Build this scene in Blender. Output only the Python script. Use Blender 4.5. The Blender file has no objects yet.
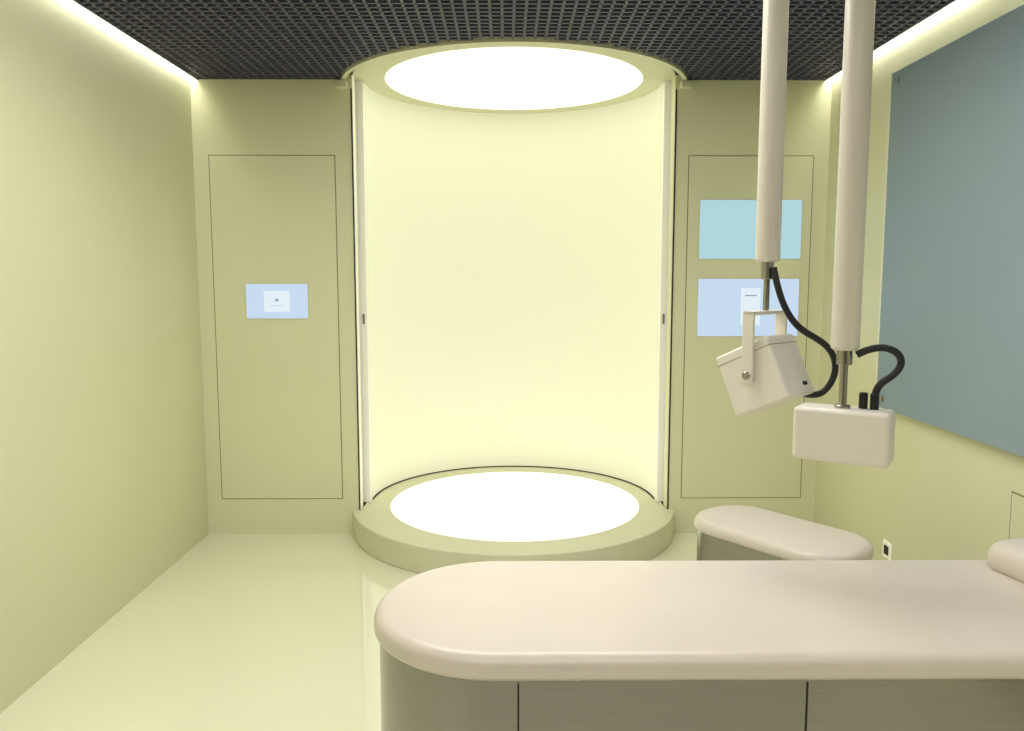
import bpy, bmesh, math
from mathutils import Vector, Matrix
R=math.radians
sc=bpy.context.scene
sc.view_settings.view_transform='Standard'
sc.view_settings.look='None'
COL=sc.collection

# ---------------- materials ----------------
def lin(c):
    return tuple(((x/255)/12.92 if x/255<=0.04045 else ((x/255+0.055)/1.055)**2.4) for x in c)
def mat(name,col,rough=0.5,metal=0.0,emis=None,es=0.0,noise=0.0,nscale=3.0,bump=0.0,bscale=200,coat=0.0,spec=0.5,stretch=None,crough=0.05,aniso=0):
    m=bpy.data.materials.new(name); m.use_nodes=True
    nt=m.node_tree; b=nt.nodes['Principled BSDF']
    c=lin(col)
    b.inputs['Base Color'].default_value=(*c,1)
    b.inputs['Roughness'].default_value=rough
    b.inputs['Metallic'].default_value=metal
    b.inputs['Specular IOR Level'].default_value=spec
    b.inputs['Coat Weight'].default_value=coat
    b.inputs['Coat Roughness'].default_value=crough
    b.inputs['Anisotropic'].default_value=aniso
    if emis:
        b.inputs['Emission Color'].default_value=(*lin(emis),1)
        b.inputs['Emission Strength'].default_value=es
    tc=nt.nodes.new('ShaderNodeTexCoord'); mp=nt.nodes.new('ShaderNodeMapping')
    nt.links.new(tc.outputs['Object'],mp.inputs['Vector'])
    if stretch: mp.inputs['Scale'].default_value=stretch
    if noise>0:
        n=nt.nodes.new('ShaderNodeTexNoise'); n.inputs['Scale'].default_value=nscale
        nt.links.new(mp.outputs['Vector'],n.inputs['Vector'])
        r=nt.nodes.new('ShaderNodeValToRGB')
        r.color_ramp.elements[0].position=0.3; r.color_ramp.elements[1].position=0.7
        r.color_ramp.elements[0].color=(*[x*(1-noise) for x in c],1)
        r.color_ramp.elements[1].color=(*[min(1,x*(1+noise)) for x in c],1)
        nt.links.new(n.outputs['Fac'],r.inputs['Fac'])
        nt.links.new(r.outputs['Color'],b.inputs['Base Color'])
    if bump>0:
        n2=nt.nodes.new('ShaderNodeTexNoise'); n2.inputs['Scale'].default_value=bscale
        nt.links.new(mp.outputs['Vector'],n2.inputs['Vector'])
        bp=nt.nodes.new('ShaderNodeBump'); bp.inputs['Strength'].default_value=bump; bp.inputs['Distance'].default_value=0.002
        nt.links.new(n2.outputs['Fac'],bp.inputs['Height'])
        nt.links.new(bp.outputs['Normal'],b.inputs['Normal'])
    return m
M_wall=mat('wall_paint',(220,219,184),0.42,noise=0.02,nscale=1.2,bump=0.05,bscale=90)
M_back=mat('wall_panel',(226,225,190),0.42,noise=0.015,nscale=1.5)
M_floor=mat('floor_resin',(234,234,206),0.12,noise=0.02,nscale=1.0,coat=1.0,crough=0.03)
M_front=mat('wall_rear_paint',(46,44,40),0.6,noise=0.02,nscale=1.2)
M_groove=mat('groove',(124,118,76),0.7,noise=0.05)
M_dark=mat('dark_gap',(14,14,14),0.6,noise=0.05)
M_black=mat('plenum_black',(8,8,10),0.9,noise=0.05)
M_slat=mat('ceiling_slat',(84,83,104),0.5,metal=0.0,noise=0.06,nscale=8)
M_disc=mat('booth_light',(190,190,175),0.4,emis=(255,255,232),es=1.35,noise=0.01)
M_niche=mat('booth_wall',(204,204,184),0.55,emis=(241,242,208),es=0.39,noise=0.01,nscale=1)  # mild emission stands in for disc light falling on the curved wall
M_ring=mat('booth_rim',(216,215,186),0.42,noise=0.02)
M_jamb=mat('booth_jamb',(250,249,236),0.4,emis=(250,249,230),es=0.12,noise=0.02)  # faint emission painted in to brighten the jambs, no lamp inside
M_cove=mat('cove_led',(255,255,240),0.5,emis=(255,254,242),es=20.0,noise=0.01)
M_pad=mat('upholstery',(216,206,195),0.33,noise=0.02,nscale=6,bump=0.10,bscale=350)
M_steel=mat('brushed_steel',(152,149,147),0.17,metal=1.0,noise=0.07,nscale=8,stretch=(1,1,80),aniso=0.0)
M_plinth=mat('plinth',(40,38,36),0.5,noise=0.05)
M_tube=mat('tube_enamel',(214,208,196),0.3,noise=0.02)
M_dev=mat('device_enamel',(228,223,212),0.38,noise=0.02)
M_chrome=mat('rod_metal',(170,165,155),0.3,metal=1.0,noise=0.03)
M_cable=mat('cable_black',(22,22,26),0.45,noise=0.1,nscale=60,bump=0.6,bscale=250)
M_glass=mat('teal_glass',(138,156,168),0.40,noise=0.03,nscale=1.0,spec=0.35)
M_glassedge=mat('glass_edge',(232,232,208),0.3,noise=0.02)
M_scrA=mat('screen_blue',(40,50,60),0.3,emis=(194,214,236),es=1.0,noise=0.01)
M_scrB=mat('screen_teal',(40,50,52),0.3,emis=(172,212,220),es=0.98,noise=0.01)
M_scrW=mat('screen_white',(60,60,60),0.3,emis=(222,234,242),es=1.0,noise=0.01)
M_scrM=mat('screen_mark',(60,70,80),0.3,emis=(140,165,190),es=0.8,noise=0.01)

# ---------------- helpers ----------------
def empty(name,loc=(0,0,0)):
    e=bpy.data.objects.new(name,None); e.location=loc; e.empty_display_size=0.1; COL.objects.link(e); return e
def fin(bm,name,m,parent=None,smooth=False,loc=(0,0,0),rot=(0,0,0),bevel=0,seg=3):
    bmesh.ops.recalc_face_normals(bm,faces=bm.faces)
    me=bpy.data.meshes.new(name); bm.to_mesh(me); bm.free()
    o=bpy.data.objects.new(name,me); COL.objects.link(o)
    o.location=loc; o.rotation_euler=rot
    ms=m if isinstance(m,(list,tuple)) else [m]
    for x in ms: me.materials.append(x)
    if smooth:
        for p in me.polygons: p.use_smooth=True
    if bevel:
        md=o.modifiers.new('bev','BEVEL'); md.width=bevel; md.segments=seg; md.limit_method='ANGLE'
        for p in me.polygons: p.use_smooth=True
        w=o.modifiers.new('wn','WEIGHTED_NORMAL'); w.keep_sharp=True
    if parent: o.parent=parent
    return o
def addbox(bm,x0,x1,y0,y1,z0,z1,mi=0):
    v=[bm.verts.new((x,y,z)) for x in(x0,x1) for y in(y0,y1) for z in(z0,z1)]
    for f in((0,1,3,2),(4,6,7,5),(0,4,5,1),(2,3,7,6),(0,2,6,4),(1,5,7,3)):
        fa=bm.faces.new([v[i] for i in f]); fa.material_index=mi
def box(name,x0,x1,y0,y1,z0,z1,m,parent=None,bevel=0,loc=(0,0,0),rot=(0,0,0)):
    bm=bmesh.new(); addbox(bm,x0,x1,y0,y1,z0,z1)
    return fin(bm,name,m,parent,bevel=bevel,loc=loc,rot=rot)
def lathe(name,prof,m,parent=None,loc=(0,0,0),rot=(0,0,0),n=48,a0=0,a1=2*math.pi,smooth=True):
    bm=bmesh.new(); full=abs(a1-a0-2*math.pi)<1e-6
    cnt=n if full else n+1
    rings=[]
    for i in range(cnt):
        a=a0+(a1-a0)*i/n
        rings.append([bm.verts.new((r*math.cos(a),r*math.sin(a),z)) for r,z in prof])
    for i in range(n):
        A=rings[i];B=rings[(i+1)%cnt]
        for j in range(len(prof)-1):
            bm.faces.new((A[j],B[j],B[j+1],A[j+1]))
    bmesh.ops.remove_doubles(bm,verts=bm.verts,dist=1e-6)
    o=fin(bm,name,m,parent,smooth=smooth,loc=loc,rot=rot)
    if smooth:
        md=o.modifiers.new('es','EDGE_SPLIT'); md.split_angle=R(35)
    return o
def cyl(name,r,z0,z1,m,parent=None,loc=(0,0,0),rot=(0,0,0),n=32,ch=0.0):
    ch=min(ch,r*0.5)
    if ch: prof=[(0,z0),(r-ch,z0),(r,z0+ch),(r,z1-ch),(r-ch,z1),(0,z1)]
    else: prof=[(0,z0),(r,z0),(r,z1),(0,z1)]
    return lathe(name,prof,m,parent,loc,rot,n)
def tube(name,pts,r,m,parent=None):
    cu=bpy.data.curves.new(name,'CURVE'); cu.dimensions='3D'; cu.bevel_depth=r; cu.bevel_resolution=5; cu.use_fill_caps=True
    s=cu.splines.new('NURBS'); s.points.add(len(pts)-1)
    for i,p in enumerate(pts): s.points[i].co=(*p,1)
    s.use_endpoint_u=True; s.order_u=4; s.resolution_u=10
    cu.materials.append(m)
    o=bpy.data.objects.new(name,cu); COL.objects.link(o)
    if parent:o.parent=parent
    return o
def prism(name,outline,z0,z1,m,parent=None,bevel=0):
    bm=bmesh.new()
    a=[bm.verts.new((x,y,z0)) for x,y in outline]; b=[bm.verts.new((x,y,z1)) for x,y in outline]
    bm.faces.new(a); bm.faces.new(b)
    n=len(a)
    for i in range(n): bm.faces.new((a[i],a[(i+1)%n],b[(i+1)%n],b[i]))
    return fin(bm,name,m,parent,bevel=bevel,seg=3)
def rrect(hx,hy,r,n=12):
    pts=[]
    for cx,cy,a in((hx-r,hy-r,0),(-(hx-r),hy-r,90),(-(hx-r),-(hy-r),180),(hx-r,-(hy-r),270)):
        for i in range(n+1):
            t=R(a+90*i/n); pts.append((cx+r*math.cos(t),cy+r*math.sin(t)))
    return pts
def loft(name,hx,hy,r,prof,m,parent=None,loc=(0,0,0),rot=(0,0,0),n=14,cap_bottom=True):
    bm=bmesh.new(); rings=[]
    for ins,z in prof:
        rings.append([bm.verts.new((x,y,z)) for x,y in rrect(hx-ins,hy-ins,max(r-ins,0.004),n)])
    k=len(rings[0])
    for j in range(len(rings)-1):
        A,B=rings[j],rings[j+1]
        for i in range(k): bm.faces.new((A[i],A[(i+1)%k],B[(i+1)%k],B[i]))
    if cap_bottom: bm.faces.new(rings[0][::-1])
    bm.faces.new(rings[-1])
    o=fin(bm,name,m,parent,smooth=True,loc=loc,rot=rot)
    md=o.modifiers.new('es','EDGE_SPLIT'); md.split_angle=R(40)
    return o
def cushion_prof(z0,z1,rb,rt,dome=0.006):
    p=[]
    for i in range(7):
        t=R(-90+90*i/6); p.append((rb-rb*math.cos(t),z0+rb+rb*math.sin(t)))
    for i in range(9):
        t=R(90*i/8); p.append((rt-rt*math.cos(t),z1-rt+rt*math.sin(t)))
    for ins,dz in((rt+0.03,dome*0.5),(rt+0.07,dome*0.85),(rt+0.1,dome)):
        p.append((ins,z1+dz))
    return p

# ---------------- room ----------------
W=1.79; YB=4.66; YF=-1.6; H=2.60; HP=2.78
CY=4.88; CX=0.012
RW=0.87
WL=-0.893; WR=0.913
box('floor',-W-.1,W+.1,YF-.1,6.0,-.1,0,M_floor)
box('wall_left',-W-.1,-W,YF-.1,YB+.1,0,HP,M_wall)
box('wall_right',W,W+.1,YF-.1,YB+.1,0,HP,M_wall)
box('wall_front',-W,W,YF-.1,YF,0,HP,M_front)
bm=bmesh.new()
addbox(bm,-W,WL,YB,YB+.1,0,HP); addbox(bm,WR,W,YB,YB+.1,0,HP)
fin(bm,'wall_back',M_back)
bm=bmesh.new()
XG=W-0.045; p=0.05; th=0.006; z0,z1=H,H+0.032; RR=1.0
addbox(bm,-W,W,YF,YB+.1,HP,HP+.05,1)
n=int(XG/p)
for i in range(-n,n+1):
    x=i*p
    ye=YB
    if abs(x-CX)<RR: ye=min(YB,CY-math.sqrt(RR*RR-(x-CX)**2))
    addbox(bm,x-th,x+th,YF,ye,z0,z1)
for s in(-1,1): addbox(bm,s*XG-.006,s*XG+.006,YF,YB,z0-.004,HP)
y=YB-0.01
while y>YF:
    if y>CY-RR:
        xr=math.sqrt(RR*RR-(CY-y)**2)
        addbox(bm,-XG,CX-xr,y-th,y+th,z0,z1); addbox(bm,CX+xr,XG,y-th,y+th,z0,z1)
    else: addbox(bm,-XG,XG,y-th,y+th,z0,z1)
    y-=p
fin(bm,'ceiling',[M_slat,M_black])
for s in(-1,1):
    xa,xb=sorted((s*(XG+.008),s*(W-.002)))
    box('cove_light',xa,xb,YF,YB,H+.04,H+.06,M_cove)

def door(name,x0,x1,z0,z1):
    e=empty(name,((x0+x1)/2,YB,0))
    bm=bmesh.new(); g=0.0045
    c=(x0+x1)/2
    for a in((x0-g-c,x1+g-c,z1,z1+g),(x0-g-c,x1+g-c,z0-g,z0),(x0-g-c,x0-c,z0,z1),(x1-c,x1+g-c,z0,z1)):
        addbox(bm,a[0],a[1],-.0015,0.0,a[2],a[3])
    fin(bm,'shadow_gap',M_groove,e)
    box('leaf',x0-c,x1-c,-0.003,0.0,z0,z1,M_back,e)
door('door_1',-1.70,-0.998,0.215,2.185)
door('door_2',1.0,1.70,0.215,2.185)
def display(x0,x1,z0,z1,m,wins):
    e=empty('wall_display',((x0+x1)/2,YB-.003,(z0+z1)/2)); hx=(x1-x0)/2;hz=(z1-z0)/2
    box('frame',-hx-.006,hx+.006,-.004,0,-hz-.006,hz+.006,M_ring,e)
    box('panel',-hx,hx,-.007,-.004,-hz,hz,m,e)
    for k,(a,b,c,d,mm) in enumerate(wins):
        box('window_graphic_%d'%k,a*hx,b*hx,-.0075-.0005*k,-.007,c*hz,d*hz,mm,e)
display(-1.518,-1.169,1.273,1.468,M_scrA,[(-.42,.42,-.62,.6,M_scrW),(-.05,.05,-.02,.14,M_scrM),(-.22,.22,-.3,-.24,M_scrA)])
display(1.068,1.645,1.612,1.941,M_scrB,[])
display(1.068,1.645,1.17,1.497,M_scrA,[(-.15,.24,-.62,.68,M_scrW),(-.07,.16,.4,.44,M_scrM),(-.1,.19,-.2,-.16,M_scrA)])

# ---------------- light booth ----------------
B=empty('cylindrical_light_booth',(CX,CY,0))
dy=YB-CY
HPF=0.145
def booth_outline(Ro,xi,n=72,oy=-.05):
    pts=[]
    a=math.asin((dy-oy)/Ro); aa=a; bb=-math.pi-a
    for i in range(n+1):
        t=aa+(bb-aa)*i/n; pts.append((Ro*math.cos(t),Ro*math.sin(t)+oy))
    pts.append((-xi,dy))
    for i in range(n+1):
        t=math.pi-math.pi*i/n; pts.append((xi*math.cos(t),xi*math.sin(t)))
    pts.append((xi,dy))
    return pts
prism('platform',booth_outline(0.962,0.900),0.0,HPF,M_ring,B,bevel=0.008)
lathe('floor_light_disc',[(0,HPF+.004),(0.744,HPF+.004),(0.749,HPF)],M_disc,B,n=96,loc=(0.006,-.055,0))
lathe('platform_gap',[(RW-.010,HPF+.003),(RW+.02,HPF+.003)],M_dark,B,n=96,a0=0,a1=math.pi)
ZD=H+0.03
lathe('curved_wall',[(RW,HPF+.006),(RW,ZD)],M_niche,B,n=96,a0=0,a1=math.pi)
lathe('curved_wall_shell',[(.955,0.0),(.955,HP)],M_dark,B,n=64,a0=0,a1=math.pi)
lathe('ceiling_light_disc',[(0,ZD-.004),(0.736,ZD-.004),(0.741,ZD)],M_disc,B,n=96,loc=(0,-.02,0))
lathe('ceiling_ring',[(0.70,ZD),(0.928,ZD),(0.928,ZD+.05)],M_ring,B,n=96)
lathe('ceiling_gap',[(0.926,ZD-.004),(0.975,ZD-.004)],M_dark,B,n=96)
ta=math.asin(dy/.99)
lathe('ceiling_trim',[(0.966,ZD+.05),(0.966,H-.010),(0.990,H-.010),(0.990,ZD+.05)],M_ring,B,n=96,a0=math.pi-ta,a1=2*math.pi+ta)
for s in(-1,1):
    a,b=sorted((s*0.870,s*0.928))
    box('jamb_leaf',a,b,-.06,.0,HPF,ZD,M_jamb,B,bevel=.003)
    a,b=sorted((s*0.945,s*0.955))
    box('jamb_return',a,b,dy+.1,.03,0,HP,M_dark,B)
    a,b=sorted((s*0.901,s*0.9045))
    box('opening_reveal',a,b,dy,dy+.06,HPF,HP,M_jamb,B)
    a,b=sorted((s*0.9045,s*0.912))
    box('opening_edge',a,b,dy-.004,dy-.0005,HPF,H-.05,M_dark,B)
    a,b=sorted((s*0.884,s*0.898))
    box('latch',a,b,-.065,-.060,1.23,1.29,M_chrome,B,bevel=.002)
    a,b=sorted((s*0.925,s*0.985))
    box('track_bracket',a,b,dy-.05,dy,H-.05,H-.012,M_ring,B,bevel=.004)

# ---------------- right wall glass panel ----------------
G=empty('wall_glass_panel',(W,2.7,1.665))
box('glass',-.045,-.030,-1.3,1.14,-.775,.775,M_glass,G,bevel=.002)
box('edge_profile',-.046,-.028,1.14,1.155,-.776,.776,M_glassedge,G)
for yy in(-1.1,1.08):
    for zz in(-.73,.73):
        cyl('standoff',.014,-.056,0,M_chrome,G,loc=(0,yy,zz),rot=(0,R(90),0),n=20,ch=.002)
S=empty('wall_socket',(W,3.74,.21))
box('plate',-.008,0,-.04,.04,-.04,.04,M_jamb,S,bevel=.002)
box('insert',-.010,-.008,-.022,.022,-.022,.022,M_dark,S)
A=empty('access_hatch',(W,2.6,.62))
bm=bmesh.new()
for a in((-.24,.24,.115,.12),(-.24,.24,-.12,-.115),(-.24,-.235,-.115,.115),(.235,.24,-.115,.115)):
    addbox(bm,-.002,0,a[0],a[1],a[2],a[3])
fin(bm,'hatch_gap',M_groove,A)
box('hatch_leaf',-.003,0,-.235,.235,-.115,.115,M_wall,A)

# ---------------- treatment couch ----------------
T=empty('treatment_couch',(0.652,1.812,0))
hx,hy=0.99,0.285
loft('cushion',hx,hy,hy-.001,cushion_prof(.706,.760,.012,.030),M_pad,T,n=28)
loft('steel_body',hx-.012,hy-.012,hy-.013,[(0,.10),(0,.707)],M_steel,T,n=28)
loft('plinth',hx-.05,hy-.05,hy-.051,[(0,0),(0,.10)],M_plinth,T,n=28)
for xs in(-.662,-.083,.49):
    box('panel_seam',xs-.0018,xs+.0018,-hy+.0105,-hy+.014,.10,.70,M_dark,T)
loft('head_pillow',.15,.24,.07,cushion_prof(0,.080,.03,.045,.008),M_pad,T,loc=(.73,0.02,.756),rot=(0,0,R(12)))

# ---------------- stool behind ----------------
S2=empty('padded_stool',(1.008,3.0,0)); S2.rotation_euler=(0,0,R(-53))
loft('seat_pad',.345,.18,.16,cushion_prof(.508,.560,.012,.032),M_pad,S2)
loft('steel_body',.333,.168,.148,[(0,.06),(0,.509)],M_steel,S2)
loft('plinth',.30,.13,.11,[(0,0),(0,.06)],M_plinth,S2)

# ---------------- ceiling devices ----------------
def pole(E,zb,r=.031):
    cyl('pole',r,zb,H,M_tube,E,ch=.006,n=40)
    cyl('ceiling_flange',.07,H-.02,H,M_tube,E,ch=.004)
E1=empty('ceiling_mounted_projector',(.640,2.10,0))
pole(E1,1.545)
cyl('collar',.016,1.50,1.55,M_chrome,E1,n=24,ch=.002)
cyl('rod',.008,1.41,1.51,M_chrome,E1,n=20)
Y=empty('yoke',(0,0,1.262)); Y.parent=E1; Y.rotation_euler=(0,0,R(42))
box('yoke_bar',-.084,.084,-.016,.016,.148,.158,M_dev,Y,bevel=.003)
box('yoke_arm_near',-.084,-.075,-.016,.016,-.025,.158,M_dev,Y,bevel=.003)
box('yoke_arm_far',.075,.084,-.016,.016,-.025,.158,M_dev,Y,bevel=.003)
for s in(-1,1): cyl('pivot_knob',.010,-.006,.006,M_chrome,Y,loc=(s*.086,0,-.005),rot=(0,R(90),0),n=20,ch=.002)
HZ=empty('housing',(0,0,-.008)); HZ.parent=Y; HZ.rotation_euler=(R(-25),0,0)
box('housing_shell',-.068,.068,-.083,.080,-.086,.080,M_dev,HZ,bevel=.008)
box('housing_lid_seam',-.0685,.0685,-.0835,.0805,.054,.0555,M_groove,HZ)
box('badge',.02,.04,-.0845,-.083,-.062,-.052,M_dark,HZ)
tube('cable',[(.01,-.02,1.53),(.02,-.03,1.47),(.045,-.03,1.41),(.09,-.02,1.365),(.16,-.02,1.335),(.19,-.02,1.27),(.155,-.02,1.20),(.115,-.03,1.20),(.08,-.02,1.21)],.0085,M_cable,E1)

E2=empty('ceiling_mounted_sensor',(.766,1.90,0))
pole(E2,1.335,.032)
cyl('collar',.018,1.30,1.34,M_chrome,E2,n=24,ch=.002)
cyl('rod',.009,1.19,1.31,M_chrome,E2,n=20)
cyl('base_collar',.018,1.19,1.205,M_chrome,E2,n=24,ch=.002)
box('sensor_housing',-.108,.108,-.046,.046,-.064,.064,M_dev,E2,bevel=.012,loc=(.005,0,1.133),rot=(0,0,R(-34)))
for k,(a,b) in enumerate(((.045,-.01),(.065,-.025))):
    cyl('connector_%d'%k,.010,1.19,1.235,M_cable,E2,loc=(a,b,0),n=16,ch=.002)
tube('cable',[(.02,-.02,1.325),(.05,-.03,1.345),(.10,-.03,1.345),(.13,-.03,1.31),(.10,-.03,1.27),(.065,-.025,1.255),(.065,-.025,1.22)],.0085,M_cable,E2)

# ---------------- lights ----------------
def area(name,loc,sx,sy,power,col,rot=(0,0,0)):
    l=bpy.data.lights.new(name,'AREA'); l.shape='RECTANGLE'; l.size=sx; l.size_y=sy; l.energy=power; l.color=col
    o=bpy.data.objects.new(name,l); o.location=loc; o.rotation_euler=rot; COL.objects.link(o); return o
area('rear_fill_light',(0.0,-0.3,H-.02),2.6,1.6,44,(1,.96,.91))  # added fill, unseen behind the camera, brightens the room
area('ceiling_downlight_mid',(-0.1,2.5,H-.02),2.0,0.9,44,(1,.98,.93))
w=bpy.data.worlds.new('World'); sc.world=w; w.use_nodes=True
w.node_tree.nodes['Background'].inputs[0].default_value=(1,1,.8,1)
w.node_tree.nodes['Background'].inputs[1].default_value=0.02

# ---------------- camera ----------------
cd=bpy.data.cameras.new('camera'); cd.sensor_width=36; cd.lens=810*36/1024; cd.clip_start=.02
co=bpy.data.objects.new('camera',cd); COL.objects.link(co)
co.location=(-.034,0,1.505); co.rotation_euler=(R(90-6.2),0,R(-.42))
sc.camera=co
